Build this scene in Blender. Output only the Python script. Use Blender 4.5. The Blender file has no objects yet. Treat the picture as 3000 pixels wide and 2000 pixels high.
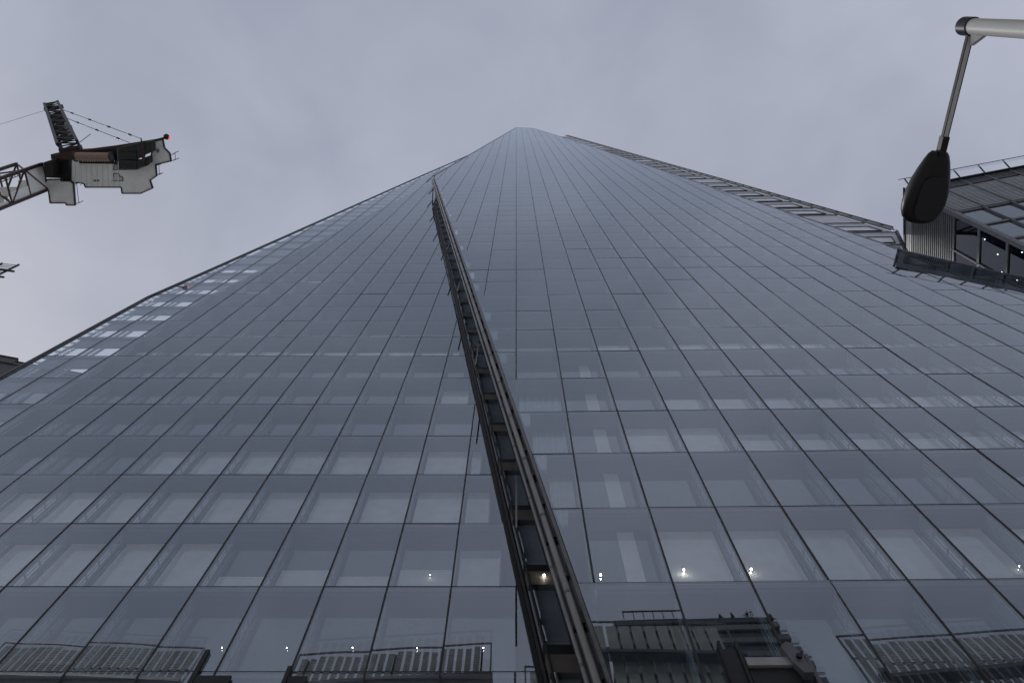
import bpy, math, random
from mathutils import Vector, Matrix
random.seed(7)
R_ = math.radians
scene = bpy.context.scene
COL = scene.collection

# ------------------------------------------------------------------ camera
ELEV = R_(66.902)
cam_d = bpy.data.cameras.new('camera'); cam = bpy.data.objects.new('camera', cam_d); COL.objects.link(cam)
CAM = Vector((0, 0, 1.7))
cam.location = CAM; cam.rotation_euler = (R_(90) + ELEV, 0, 0)
cam_d.sensor_width = 36; cam_d.lens = 28.0; cam_d.shift_x = -0.003
cam_d.clip_start = 0.05; cam_d.clip_end = 5000
scene.camera = cam

# ------------------------------------------------------------------ sky, sun, exposure
SUN_EL, SUN_AZ = R_(50), R_(-62)          # azimuth from +Y: high on the left, beyond the crane
world = bpy.data.worlds.new('World'); scene.world = world; world.use_nodes = True
nt = world.node_tree; nt.nodes.clear()
def N(t, **kw):
    n = nt.nodes.new(t)
    for k, v in kw.items(): setattr(n, k, v)
    return n
LK = lambda a, b: nt.links.new(a, b)
out = N('ShaderNodeOutputWorld'); bg = N('ShaderNodeBackground'); bg.inputs['Strength'].default_value = 0.1
sky = N('ShaderNodeTexSky', sky_type='NISHITA', sun_disc=False, sun_elevation=SUN_EL, sun_rotation=SUN_AZ)
tc = N('ShaderNodeTexCoord'); mp = N('ShaderNodeMapping'); mp.inputs['Scale'].default_value = (1, 1, 1.6)
mp.inputs['Location'].default_value = (5.5, 13.1, 3.3)
n1 = N('ShaderNodeTexNoise'); n1.inputs['Scale'].default_value = 1.5; n1.inputs['Detail'].default_value = 5; n1.inputs['Roughness'].default_value = .5
n2 = N('ShaderNodeTexNoise'); n2.inputs['Scale'].default_value = 5; n2.inputs['Detail'].default_value = 4; n2.inputs['Distortion'].default_value = .6
LK(tc.outputs['Generated'], mp.inputs[0]); LK(mp.outputs[0], n1.inputs['Vector']); LK(mp.outputs[0], n2.inputs['Vector'])
mx = N('ShaderNodeMix'); mx.inputs[0].default_value = .28
LK(n1.outputs['Fac'], mx.inputs[2]); LK(n2.outputs['Fac'], mx.inputs[3])
ramp = N('ShaderNodeValToRGB'); ramp.color_ramp.interpolation = 'EASE'
ramp.color_ramp.elements[0].position = .36; ramp.color_ramp.elements[0].color = (.355, .385, .475, 1)
ramp.color_ramp.elements[1].position = .64; ramp.color_ramp.elements[1].color = (.50, .522, .62, 1)
LK(mx.outputs[0], ramp.inputs[0])
sc = N('ShaderNodeMix', data_type='RGBA', blend_type='MULTIPLY'); sc.inputs[0].default_value = 1; sc.inputs[7].default_value = (9.6, 9.6, 9.6, 1)
LK(ramp.outputs[0], sc.inputs[6])
mm = N('ShaderNodeMix', data_type='RGBA'); mm.inputs[0].default_value = .10
LK(sc.outputs[2], mm.inputs[6]); LK(sky.outputs[0], mm.inputs[7]); LK(mm.outputs[2], bg.inputs[0]); LK(bg.outputs[0], out.inputs[0])
sl = bpy.data.lights.new('sun', 'SUN'); sl.energy = 1.5; sl.angle = R_(18); sl.color = (1, .965, .92)
sun = bpy.data.objects.new('sun', sl); COL.objects.link(sun)
sdir = Vector((math.sin(SUN_AZ) * math.cos(SUN_EL), math.cos(SUN_AZ) * math.cos(SUN_EL), math.sin(SUN_EL)))
sun.rotation_euler = sdir.to_track_quat('Z', 'Y').to_euler(); sun.location = (0, -20, 120)
vs = scene.view_settings; vs.view_transform = 'Standard'; vs.look = 'None'; vs.exposure = 0; vs.gamma = 1; vs.use_curve_mapping = False
scene.cycles.max_bounces = 5; scene.cycles.transparent_max_bounces = 12; scene.cycles.glossy_bounces = 3; scene.cycles.diffuse_bounces = 2

# ------------------------------------------------------------------ materials
def mat(name, col, rough=.5, metal=0.0, var=.18, scale=1.2, bump=0.0, bscale=30, streak=None):
    m = bpy.data.materials.new(name); m.use_nodes = True
    t = m.node_tree; b = t.nodes['Principled BSDF']
    b.inputs['Roughness'].default_value = rough; b.inputs['Metallic'].default_value = metal
    co = t.nodes.new('ShaderNodeTexCoord'); mpn = t.nodes.new('ShaderNodeMapping')
    if streak: mpn.inputs['Scale'].default_value = streak
    nz = t.nodes.new('ShaderNodeTexNoise'); nz.inputs['Scale'].default_value = scale; nz.inputs['Detail'].default_value = 3
    oi = t.nodes.new('ShaderNodeObjectInfo')
    r = t.nodes.new('ShaderNodeValToRGB')
    lo = [max(0, c * (1 - var)) for c in col]; hi = [min(1, c * (1 + var)) for c in col]
    r.color_ramp.elements[0].color = (*lo, 1); r.color_ramp.elements[0].position = .3
    r.color_ramp.elements[1].color = (*hi, 1); r.color_ramp.elements[1].position = .7
    t.links.new(co.outputs['Object'], mpn.inputs[0]); t.links.new(mpn.outputs[0], nz.inputs['Vector'])
    ad = t.nodes.new('ShaderNodeMath'); ad.operation = 'MULTIPLY_ADD'; ad.inputs[1].default_value = .25; 
    t.links.new(oi.outputs['Random'], ad.inputs[0]); t.links.new(nz.outputs['Fac'], ad.inputs[2])
    su = t.nodes.new('ShaderNodeMath'); su.operation = 'SUBTRACT'; su.inputs[1].default_value = .125
    t.links.new(ad.outputs[0], su.inputs[0]); t.links.new(su.outputs[0], r.inputs[0]); t.links.new(r.outputs[0], b.inputs['Base Color'])
    if bump:
        n = t.nodes.new('ShaderNodeTexNoise'); n.inputs['Scale'].default_value = bscale
        bp = t.nodes.new('ShaderNodeBump'); bp.inputs['Strength'].default_value = bump; bp.inputs['Distance'].default_value = .02
        t.links.new(mpn.outputs[0], n.inputs['Vector']); t.links.new(n.outputs['Fac'], bp.inputs['Height']); t.links.new(bp.outputs[0], b.inputs['Normal'])
    return m

def glass(name, ior, trans, refl=(1, 1, 1), rough=0.0, wav=False):
    m = bpy.data.materials.new(name); m.use_nodes = True
    t = m.node_tree; t.nodes.remove(t.nodes['Principled BSDF']); o = t.nodes['Material Output']
    tr = t.nodes.new('ShaderNodeBsdfTransparent'); gl = t.nodes.new('ShaderNodeBsdfGlossy'); mxs = t.nodes.new('ShaderNodeMixShader')
    tr.inputs[0].default_value = (*trans, 1); gl.inputs['Color'].default_value = (*refl, 1); gl.inputs['Roughness'].default_value = rough
    fr = t.nodes.new('ShaderNodeFresnel'); fr.inputs[0].default_value = ior
    ge = t.nodes.new('ShaderNodeNewGeometry'); s = t.nodes.new('ShaderNodeMath'); s.operation = 'SUBTRACT'; s.inputs[0].default_value = 1
    mu = t.nodes.new('ShaderNodeMath'); mu.operation = 'MULTIPLY'
    L = t.links.new
    L(ge.outputs['Backfacing'], s.inputs[1]); L(s.outputs[0], mu.inputs[0]); L(fr.outputs[0], mu.inputs[1])
    L(mu.outputs[0], mxs.inputs[0]); L(tr.outputs[0], mxs.inputs[1]); L(gl.outputs[0], mxs.inputs[2])
    L(mxs.outputs[0], o.inputs[0])
    if wav:   # slight roller-wave distortion of the toughened glass, pane by pane
        co = t.nodes.new('ShaderNodeTexCoord'); nz = t.nodes.new('ShaderNodeTexNoise'); nz.inputs['Scale'].default_value = .55; nz.inputs['Detail'].default_value = 0
        bp = t.nodes.new('ShaderNodeBump'); bp.inputs['Strength'].default_value = 1; bp.inputs['Distance'].default_value = .0024
        L(co.outputs['Object'], nz.inputs['Vector']); L(nz.outputs['Fac'], bp.inputs['Height']); L(bp.outputs[0], gl.inputs['Normal'])
    return m

def emit(name, col, s):
    m = bpy.data.materials.new(name); m.use_nodes = True; t = m.node_tree; b = t.nodes['Principled BSDF']
    b.inputs['Base Color'].default_value = (.1, .1, .1, 1); b.inputs['Emission Color'].default_value = (*col, 1); b.inputs['Emission Strength'].default_value = s
    return m

M = dict(
    glass=glass('facade_glass', 2.85, (.96, .98, .99), (.86, .93, 1.0), wav=True),
    glass_in=glass('inner_glass', 1.7, (.92, .94, .96), (.9, .95, 1.0)),
    wing_glass=glass('wing_glass', 1.5, (.9, .92, .94), (.95, .97, 1.0)),
    mull=mat('dark_mullion', (.03, .03, .03), .6, .0, .2, 3),
    trans=mat('transom_gasket', (.02, .022, .028), .5, 0, .2, 3),
    joint=mat('pale_gasket', (.10, .105, .12), .5, 0, .2, 3),
    blind=mat('blind_fabric', (.90, .85, .80), .9, 0, .12, 1.5),
    curtain=mat('pale_curtain', (.30, .36, .40), .9, 0, .12, 2),
    fin=mat('bracket_aluminium', (.26, .31, .37), .5, .2, .1, 3),
    slab=mat('slab_soffit', (.13, .145, .17), .8, 0, .12, 1),
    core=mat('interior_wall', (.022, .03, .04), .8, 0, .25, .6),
    tube=mat('steel_tube', (.30, .285, .27), .42, .2, .22, 2, .1, 20, (1, 1, .3)),
    dark=mat('dark_steel', (.022, .022, .023), .5, .3, .25, 3),
    frame=mat('edge_frame', (.13, .13, .13), .4, .3, .25, 3),
    spandrel=mat('spandrel_panel', (.13, .115, .10), .6, 0, .2, 2),
    slotback=mat('slot_back_panel', (.34, .38, .44), .7, 0, .2, .8),
    wing=mat('wing_panel', (.58, .59, .61), .55, .2, .12, 1.5),
    lwing=mat('open_wing_panel', (.20, .215, .24), .6, .1, .15, 1.5),
    wingwin=mat('wing_window', (.66, .70, .76), .3, .0, .08, 2),
    paint=mat('pale_crane_paint', (.85, .86, .83), .5, 0, .06, .8),
    rust=mat('red_brown_steel', (.055, .028, .024), .55, .2, .35, 2),
    black=mat('black_steel', (.018, .016, .016), .5, .2, .3, 3),
    cweight=mat('counterweight', (.028, .032, .03), .8, 0, .25, 2),
    drum=mat('winch_rope', (.24, .165, .12), .6, .2, .3, 14, .6, 60, (.2, 1, 1)),
    red=emit('red_beacon_glass', (1, .03, .02), 1.6),
    lampon=emit('lamp_glow', (1, .93, .78), 30),
    pole=mat('pale_lamp_paint', (.76, .76, .74), .45, 0, .04, 2),
    head=mat('black_lamp_shell', (.008, .008, .009), .38, 0, .2, 4),
    lens=mat('lamp_lens', (.02, .02, .022), .15, 0, .1, 4),
    ground=mat('paving', (.46, .45, .43), .85, 0, .12, .5, .2, 6),
    stone=mat('building_stone', (.45, .44, .42), .8, 0, .1, .3),
    conc=mat('weathered_concrete', (.17, .175, .18), .85, 0, .15, .4),
    concdark=mat('dark_glazing_band', (.03, .034, .04), .25, 0, .2, .4),
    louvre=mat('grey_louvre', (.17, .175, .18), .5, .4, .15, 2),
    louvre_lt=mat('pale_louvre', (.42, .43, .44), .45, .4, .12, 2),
    bglass=glass('neighbour_glass', 1.55, (.25, .28, .36), (.85, .88, .95)),
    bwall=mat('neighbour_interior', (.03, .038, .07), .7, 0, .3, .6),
    scr=mat('screen_slat', (.42, .43, .41), .7, 0, .15, 1),
    scrgreen=mat('screen_panel_green', (.48, .50, .44), .7, 0, .12, 1),
    lwin=mat('left_building_window', (.34, .36, .36), .25, .2, .08, 1),
    lwall=mat('left_building_cladding', (.10, .105, .11), .6, .2, .15, 1, 0, 30, (1, 1, 6)),
    leaf=mat('terrace_leaf', (.03, .045, .025), .8, 0, .4, 2),
)

# ------------------------------------------------------------------ helpers
class MB:
    def __init__(s): s.v = []; s.f = []; s.sm = False
    def box(s, x0, x1, y0, y1, z0, z1):
        b = len(s.v); s.v += [(x0, y0, z0), (x1, y0, z0), (x1, y1, z0), (x0, y1, z0), (x0, y0, z1), (x1, y0, z1), (x1, y1, z1), (x0, y1, z1)]
        s.f += [tuple(b + i for i in q) for q in ((0, 3, 2, 1), (4, 5, 6, 7), (0, 1, 5, 4), (1, 2, 6, 5), (2, 3, 7, 6), (3, 0, 4, 7))]; return s
    def prism(s, poly, off):
        """closed prism from a planar loop and an offset vector"""
        off = Vector(off); p = [Vector(q) for q in poly]; n = len(p); b = len(s.v)
        nr = Vector((0, 0, 0))
        for i in range(n): nr += p[i].cross(p[(i + 1) % n])
        if nr.dot(off) > 0: p.reverse()
        s.v += [tuple(q) for q in p] + [tuple(q + off) for q in p]
        s.f.append(tuple(b + i for i in range(n))); s.f.append(tuple(b + n + i for i in reversed(range(n))))
        for i in range(n):
            j = (i + 1) % n; s.f.append((b + j, b + i, b + n + i, b + n + j))
        return s
    def bar(s, p0, p1, wx, wy, up=(0, 0, 1)):
        """rectangular bar between two points"""
        p0, p1 = Vector(p0), Vector(p1); d = (p1 - p0).normalized(); up = Vector(up)
        if abs(d.dot(up)) > .98: up = Vector((1, 0, 0))
        a = d.cross(up).normalized() * wx / 2; c = a.normalized().cross(d) * wy / 2
        s.prism([p0 - a - c, p0 + a - c, p0 + a + c, p0 - a + c], p1 - p0); return s
    def tube(s, p0, p1, r0, r1=None, n=10, cap=True):
        r1 = r0 if r1 is None else r1
        p0, p1 = Vector(p0), Vector(p1); d = (p1 - p0).normalized(); up = Vector((0, 0, 1)) if abs(d.z) < .95 else Vector((1, 0, 0))
        a = d.cross(up).normalized(); c = d.cross(a); b = len(s.v)
        for p, r in ((p0, r0), (p1, r1)):
            for i in range(n):
                t = 2 * math.pi * i / n; s.v.append(tuple(p + (a * math.cos(t) + c * math.sin(t)) * r))
        for i in range(n):
            j = (i + 1) % n; s.f.append((b + i, b + j, b + n + j, b + n + i))
        if cap: s.f.append(tuple(b + i for i in reversed(range(n)))); s.f.append(tuple(b + n + i for i in range(n)))
        s.sm = True; return s
    def ball(s, c, r, n=12, m=8):
        c = Vector(c); b = len(s.v)
        for i in range(m + 1):
            t = math.pi * i / m
            for j in range(n):
                p = 2 * math.pi * j / n; s.v.append((c.x + r * math.sin(t) * math.cos(p), c.y + r * math.sin(t) * math.sin(p), c.z + r * math.cos(t)))
        for i in range(m):
            for j in range(n):
                k = (j + 1) % n; s.f.append((b + i * n + j, b + (i + 1) * n + j, b + (i + 1) * n + k, b + i * n + k))
        s.sm = True; return s
    def mesh(s, name, material):
        me = bpy.data.meshes.new(name); me.from_pydata(s.v, [], s.f); me.materials.append(material)
        if s.sm:
            me.polygons.foreach_set('use_smooth', [len(p.vertices) == 4 and s.sm for p in me.polygons])
            try: me.set_sharp_from_angle(angle=R_(40))
            except Exception: pass
        me.update(); return me
    def build(s, name, material, parent=None, mtx=None):
        return link(name, s.mesh(name, material), parent, mtx)

def link(name, me, parent=None, mtx=None):
    o = bpy.data.objects.new(name, me); COL.objects.link(o)
    if parent is not None:
        o.parent = parent
        inv = Matrix.Identity(4); p = parent
        # parts are built in world space: undo the whole parent chain
        loc = Vector((0, 0, 0))
        o.matrix_parent_inverse = world_of(parent).inverted()
    if mtx is not None: o.matrix_basis = mtx
    return o
def world_of(o):
    m = o.matrix_basis.copy()
    if o.parent is not None: m = world_of(o.parent) @ o.matrix_parent_inverse @ m
    return m
def thing(name, label, cat, loc=(0, 0, 0), group=None):
    o = bpy.data.objects.new(name, None); COL.objects.link(o); o.matrix_basis = Matrix.Translation(loc); o.empty_display_size = .3
    return tag(o, label, cat, group)
def tag(o, label=None, cat=None, group=None, kind=None):
    if label: o['label'] = label
    if cat: o['category'] = cat
    if group: o['group'] = group
    if kind: o['kind'] = kind
    return o
fpx = 28.0 / 36 * 3000
Fv = Vector((0, math.cos(ELEV), math.sin(ELEV))); Uv = Vector((0, -math.sin(ELEV), math.cos(ELEV)))
def ray(x, y): return (Fv + Vector((1, 0, 0)) * ((x - 1509) / fpx) + Uv * ((1000 - y) / fpx)).normalized()
def atz(x, y, z):
    """the place at height z that is sighted along photo direction (x, y)"""
    d = ray(x, y); return CAM + d * ((z - CAM.z) / d.z)
def sees(P):
    v = P - CAM; d = v.dot(Fv)
    if d <= 0: return None
    return (1509 + fpx * v.x / d, 1000 - fpx * v.dot(Uv) / d)

# ------------------------------------------------------------------ ground
g = MB(); g.box(-1500, 1500, -1500, 1500, -.4, 0)
tag(g.build('ground', M['ground']), kind='structure')

# ------------------------------------------------------------------ the tower
LEAN = R_(6.014); W = 1.9; L = 3.678
def frame(h, yaw):
    r = Vector((math.cos(yaw), -math.sin(yaw), 0))
    n = Vector((-math.sin(yaw) * math.cos(LEAN), -math.cos(yaw) * math.cos(LEAN), math.sin(LEAN)))
    d = (-n).cross(r) * -1
    d = r.cross(-n)
    o = CAM - Vector((0, -math.cos(LEAN), math.sin(LEAN))) * h
    m = Matrix.Identity(4)
    for i, c in enumerate((r, -n, d, o)):
        for k in range(3): m[k][i] = c[k]
    return m
def lerp(tab, t):
    if t <= tab[0][0]: return tab[0][1]
    for (a, x), (b, y) in zip(tab, tab[1:]):
        if t <= b: return x + (y - x) * (t - a) / (b - a)
    return tab[-1][1]
FR = frame(11.316, R_(.75)); FL = frame(13.949, 0)
def rl(t): return .546 - .2555 * ((t + 3.478) / 3.684 - 6.445) if t < 122.14 else -6.54 + 6.54 * (t - 122.14) / (313.3 - 122.14)
RR = [(-30, 16.95), (48.7, 16.85), (58.1, 15.2), (93.5, 13.45), (197, 8.9), (304.5, 3.28), (313.3, 0.02)]
LL = [(-30, -14.02), (56.4, -14.0), (64.7, -13.53), (139.3, -9.57), (187.6, -6.87), (205, -5.92)]
def lr(t): return -1.624 - .2455 * ((t + 4.287) / 3.672 - 13.53) if t < 110 else -5.94
tower = thing('skyscraper', 'very tall leaning glass skyscraper tapering to a point, grey sky mirrored in its panes', 'skyscraper', (2, 22, 0))

def blind_right(j, c):
    """visible share of the cell that the blind covers (0..1)"""
    rnd = random.Random(j * 131 + c * 17 + 5).random()
    if j < 0: return 0
    if c == 1 and 0 <= j < 5: return 2
    if j == 0: return 1 if c >= 2 else -1 if c >= 0 else 0
    if j in (1, 2, 3) and c == 0: return -1
    if j == 1: return -1 if c < 1 else 0
    if j == 2: return 1 if c in (2, 3) else .5 if c >= 4 else 0
    if j == 3: return .66 if c >= 3 else 0
    if j == 4: return .2 if rnd < .4 else 0
    if j == 5: return .72 if 1 < c < 10 else 0
    if j == 6: return .16 if c > 0 else 0
    if j == 8: return .5 if c > 0 else 0
    if j == 10: return .4
    if j < 10: return 0
    return (.6 if (j % 3 == 0) else .25 if j % 3 == 1 else 0) if rnd < .8 else (.9 if rnd > .93 else 0)
def blind_left(j, c):
    rnd = random.Random(j * 71 + c * 29 + 3).random()
    if j < 0: return 0
    if j == 0: return 1 if c <= -6 else {-5: .15, -4: .32, -3: .17, -2: .33, -1: .62}.get(c, .6)
    if j == 1: return 1
    if j == 2: return 1 if c >= -8 else 0
    if j == 3: return 0
    if j == 4: return 1 if c == -2 else .1 if rnd < .3 else 0
    if j == 5: return .15 if rnd < .4 else 0
    if j == 6: return .6 if rnd < .9 else 0
    if j == 7: return .35
    if j == 8: return .2 if rnd < .7 else 0
    if j < 10: return 0
    return (.55 if (j % 3 == 1) else .25 if j % 3 == 2 else 0) if rnd < .8 else (.9 if rnd > .93 else 0)

pane_list = []; blind_list = []; fin_list = []; mull_runs = []; trans_list = []
def facade(key, FM, tlo, j0, xl, xr, ttop, blindf, wing):
    slab = MB(); core = MB(); inm = MB(); inglass = MB()
    j = j0; runs = {}
    while True:
        t0 = tlo + L * j; t1 = min(t0 + L, ttop)
        if t0 >= ttop - .3: break
        a0, a1, b0, b1 = xl(t0), xl(t1), xr(t0), xr(t1)
        lo, hi = max(a0, a1), min(b0, b1)
        cm, cx = math.ceil(lo + .04), math.floor(hi - .04)
        cells = []
        if cx < cm: cells.append((a0, a1, b0, b1, None))
        else:
            cells.append((a0, a1, cm, cm, cm - 1))
            cells += [(c, c, c + 1, c + 1, c) for c in range(cm, cx)]
            cells.append((cx, cx, b0, b1, cx))
            for c in range(cm, cx + 1): runs.setdefault(c, []).append((t0, t1))
        for (p0, p1, q0, q1, c) in cells:
            if max(q0 - p0, q1 - p1) < .03: continue
            full = c is not None and p0 == p1 == c and q0 == q1 == c + 1 and t1 - t0 > L - .01
            pane_list.append((key, FM, t0, t1, p0 * W, p1 * W, q0 * W, q1 * W, full))
        trans_list.append((key, FM, t0, a0 * W, b0 * W))
        # what stands behind the outer skin
        wa0, wa1 = (a0 + 2.15, a1 + 2.15) if wing else (a0, a1)
        s0, s1 = max(wa0, wa1) * W, min(b0, b1) * W
        if s1 - s0 > .6:
            slab.box(s0, s1, .10, 3.6, t1 - .30, t1 - .03)
            slab.box(s0, s1, .04, .10, t1 - .20, t1 - .05)
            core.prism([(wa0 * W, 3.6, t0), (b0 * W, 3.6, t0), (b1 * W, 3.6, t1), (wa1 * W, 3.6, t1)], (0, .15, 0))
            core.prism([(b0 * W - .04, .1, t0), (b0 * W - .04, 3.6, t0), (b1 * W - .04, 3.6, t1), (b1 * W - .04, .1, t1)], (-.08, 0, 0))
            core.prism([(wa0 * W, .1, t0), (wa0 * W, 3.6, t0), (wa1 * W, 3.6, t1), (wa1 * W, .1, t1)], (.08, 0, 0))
            for (p0, p1, q0, q1, c) in cells:
                if c is None or q0 <= max(wa0, wa1) + .3: continue
                x0 = max(p0, p1, wa0) * W + .05; x1 = min(q0, q1) * W - .05
                if x1 - x0 < .4: continue
                fr = blindf(j, c)
                if fr == 2: blind_list.append((key, FM, x0 + .48 * W, x1 - .22 * W, t0, t0 + L - .36, t1, False)); fr = 0
                if fr > 0:
                    if fr < 1: fr *= random.Random(j * 19 + c * 7).choice((1, 1, 1, .9, 1.1, .6))
                    h = L - .36 if fr >= 1 else 1.0 + 2.3 * fr
                    blind_list.append((key, FM, x0 + .06, x1 - .06, t0, t0 + h, t1, False))
                elif fr < 0: blind_list.append((key, FM, x0 + .02, x1 - .02, t0, t0 + L - .36, t1, True))
                if t0 < 60:
                    zi = t1 - .36
                    b_ = len(inglass.v); inglass.v += [(x0, .548, t0), (x1, .548, t0), (x1, .50, zi), (x0, .50, zi)]; inglass.f.append((b_, b_ + 1, b_ + 2, b_ + 3))
                if t0 < 130:
                    for c_ in ((c,) if q0 == c + 1 else ()):
                        inm.box(c_ * W - .03, c_ * W + .03, .60, .74, t0, t1 - .36)
            for c in range(cm, cx + 1):
                if c * W > s0 and t0 < 95: fin_list.append((key, FM, c * W, t0, t1))
        j += 1
    for c, segs in runs.items():
        segs.sort(); mull_runs.append((key, FM, c * W, segs[0][0], segs[-1][1]))
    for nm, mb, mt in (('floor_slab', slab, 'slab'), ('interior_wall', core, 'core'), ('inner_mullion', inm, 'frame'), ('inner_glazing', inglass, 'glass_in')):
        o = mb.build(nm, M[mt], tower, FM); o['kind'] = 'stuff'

facade('R', FR, 16.79, -4, rl, lambda t: lerp(RR, t), 313.2, blind_right, False)
facade('L', FL, 20.56, -5, lambda t: lerp(LL, t), lr, 204, blind_left, True)

# panes: the 300 that show largest are parts, the others one part per facade
def size_of(FM, x, t):
    p = sees(FM @ Vector((x, 0, t)))
    if p is None or not (-60 < p[0] < 3060 and -60 < p[1] < 2080): return 0
    d = (FM @ Vector((x, 0, t)) - CAM).length
    return 1 / d
pane_list.sort(key=lambda q: -size_of(q[1], (q[4] + q[6]) / 2, (q[2] + q[3]) / 2))
shared = MB().box(.012, W - .012, 0, .03, .007, L - .007).mesh('glass_pane', M['glass'])
rest = {'R': MB(), 'L': MB()}
for i, (key, FM, t0, t1, p0, p1, q0, q1, full) in enumerate(pane_list):
    rn = random.Random(i)
    tilt = Matrix.Rotation(R_(rn.gauss(0, .08)), 4, 'X') @ Matrix.Rotation(R_(rn.gauss(0, .08)), 4, 'Z')
    if i < 300:
        if full: link('glass_pane', shared, tower, FM @ Matrix.Translation((p0, 0, t0)) @ tilt)
        else:
            mb = MB().prism([(p0 + .012 - p0, 0, .014), (q0 - .012 - p0, 0, .014), (q1 - .012 - p0, 0, t1 - t0 - .014), (p1 + .012 - p0, 0, t1 - t0 - .014)], (0, .03, 0))
            mb.build('glass_pane', M['glass'], tower, FM @ Matrix.Translation((p0, 0, t0)) @ tilt)
    else:
        dz = [rn.gauss(0, .0012) for _ in range(2)]
        e_ = .004 if t0 > 60 else .008; mb_ = rest[key]; b_ = len(mb_.v); mb_.v += [(p0 + .012, dz[0], t0 + e_), (q0 - .012, dz[0], t0 + e_), (q1 - .012, dz[1], t1 - e_), (p1 + .012, dz[1], t1 - e_)]; mb_.f.append((b_, b_ + 1, b_ + 2, b_ + 3))
for k, FM in (('R', FR), ('L', FL)):
    rest[k].build('upper_glass_panes', M['glass'], tower, FM)['kind'] = 'stuff'

# mullions and floor joints
for key, FM, x, a, b in mull_runs:
    MB().box(x - .026, x + .026, -.012, .10, a, b).build('mullion', M['mull'], tower, FM)
tr_rest = {'R': MB(), 'L': MB()}
for key, FM, t, x0, x1 in trans_list:
    hw = .011 if t < 32 else .009 if t < 50 else .006
    if t < 110: MB().box(x0, x1, -.004, .06, t - hw, t + hw).build('floor_joint', M['trans' if t < 30 else 'joint'], tower, FM)
    else: tr_rest[key].box(x0, x1, -.002, .06, t - .006, t + .006)
for k, FM in (('R', FR), ('L', FL)):
    tr_rest[k].build('upper_floor_joints', M['joint'], tower, FM)['kind'] = 'stuff'

# ladder shaped brackets behind the mullions
def fin_mb(h):
    mb = MB()
    mb.box(-.012, .012, .12, .20, .04, h - .38); mb.box(-.012, .012, .40, .50, .04, h - .38)
    n = 5
    for k in range(n):
        z = .1 + (h - .55) * k / (n - 1); mb.box(-.012, .012, .20, .40, z, z + .07)
    mb.box(-.012, .012, .285, .315, .1, h - .45)
    return mb
finm = fin_mb(L).mesh('mullion_bracket', M['fin'])
fin_list.sort(key=lambda q: -size_of(q[1], q[2], q[3]))
frest = {'R': MB(), 'L': MB()}
for i, (key, FM, x, t0, t1) in enumerate(fin_list):
    if t1 - t0 < L - .01: continue
    if i < 220: link('mullion_bracket', finm, tower, FM @ Matrix.Translation((x, 0, t0)))
    else: frest[key].box(x - .012, x + .012, .14, .5, t0 + .04, t1 - .38)
for k, FM in (('R', FR), ('L', FL)):
    frest[k].build('upper_brackets', M['fin'], tower, FM)['kind'] = 'stuff'

# blinds and curtains
blind_list.sort(key=lambda q: -size_of(q[1], q[2], q[4]))
brest = {'R': MB(), 'L': MB()}
for i, (key, FM, x0, x1, t0, t1, tt, cur) in enumerate(blind_list):
    if cur:
        mb = MB(); n = 40; rn = random.Random(i); ph = rn.random() * 6
        dep = [.72 + .05 * math.sin(ph + k * .9) + .02 * math.sin(k * 2.1 + ph) for k in range(n + 1)]
        for k in range(n):
            xa = x0 + (x1 - x0) * k / n; xb = x0 + (x1 - x0) * (k + 1) / n
            mb.prism([(xa, dep[k], t0 + .05), (xb, dep[k + 1], t0 + .05), (xb, dep[k + 1], t1), (xa, dep[k], t1)], (0, .012, 0))
        mb.build('curtain', M['curtain'], tower, FM)
    elif i < 240:
        mb = MB().box(x0, x1, .62, .64, t0 + .02, t1); mb.box(x0, x1, .605, .655, t1 - .03, t1 + .03)
        mb.build('roller_blind', M['blind'], tower, FM)
    else: brest[key].box(x0, x1, .62, .64, t0 + .02, t1)
for k, FM in (('R', FR), ('L', FL)):
    brest[k].build('upper_blinds', M['blind'], tower, FM)['kind'] = 'stuff'

# glowing balls added inside the glass, imitating reflections of lamps outside
def lamp_glint_at(FM, px, py, depth, rad=.028):
    d = ray(px, py); inv = FM.inverted(); o = inv @ CAM; dl = inv.to_3x3() @ d
    t = (depth - o.y) / dl.y; q = o + dl * t
    mb = MB(); mb.ball((q.x, q.y, q.z), rad, 10, 6); a = mb.build('lamp_spot', M['lampon'], tower, FM)
    MB().tube((q.x, q.y, q.z + .03), (q.x, q.y, q.z + .14), .012, n=6).build('stem', M['dark'], tower, FM)  # stem added to hold the glowing ball
for x, y in ((1760, 1683), (2003, 1668), (2201, 1666)): lamp_glint_at(FR, x, y, .475)
lamp_glint_at(FR, 2986, 1657, .475, .015); lamp_glint_at(FL, 1594, 1684, -.55, .035)
for x, y in ((100, 1680), (1260, 1683), (650, 1896), (840, 1896), (1033, 1896), (1222, 1897), (1416, 1896)): lamp_glint_at(FL, x, y, .475, .012)

# ------------------------------------------------------------------ the slot between the two leaning glass walls
def EL(t, dx=0, d=0): return FL @ Vector((lr(min(t, 109.9)) * W + dx, d, t))
def ER(t, dx=0, d=0): return FR @ Vector((rl(min(t, 122)) * W + dx, d, t))
T0 = 0.6
slot = MB()
def strip(mb, f, dx, d, wx, wd, ta, tb):
    mb.prism([f(ta, dx, d), f(ta, dx + wx, d), f(ta, dx + wx, d + wd), f(ta, dx, d + wd)], f(tb, dx, d) - f(ta, dx, d))
m_ = MB(); strip(m_, EL, -.02, -.05, .13, .5, T0, 109.5); left_edge = m_.build('slot_edge_frame', M['dark'], tower)
for dx, d, wx in ((.16, .10, .09), (.29, .16, .05)):
    m_ = MB(); strip(m_, EL, dx, d, wx, .12, T0, 109); m_.build('slot_rail', M['frame'], tower)
m_ = MB(); m_.tube(EL(T0, .40, .2), EL(109, .40, .2), .035, n=8); m_.build('slot_rail', M['tube'], tower)
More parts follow.
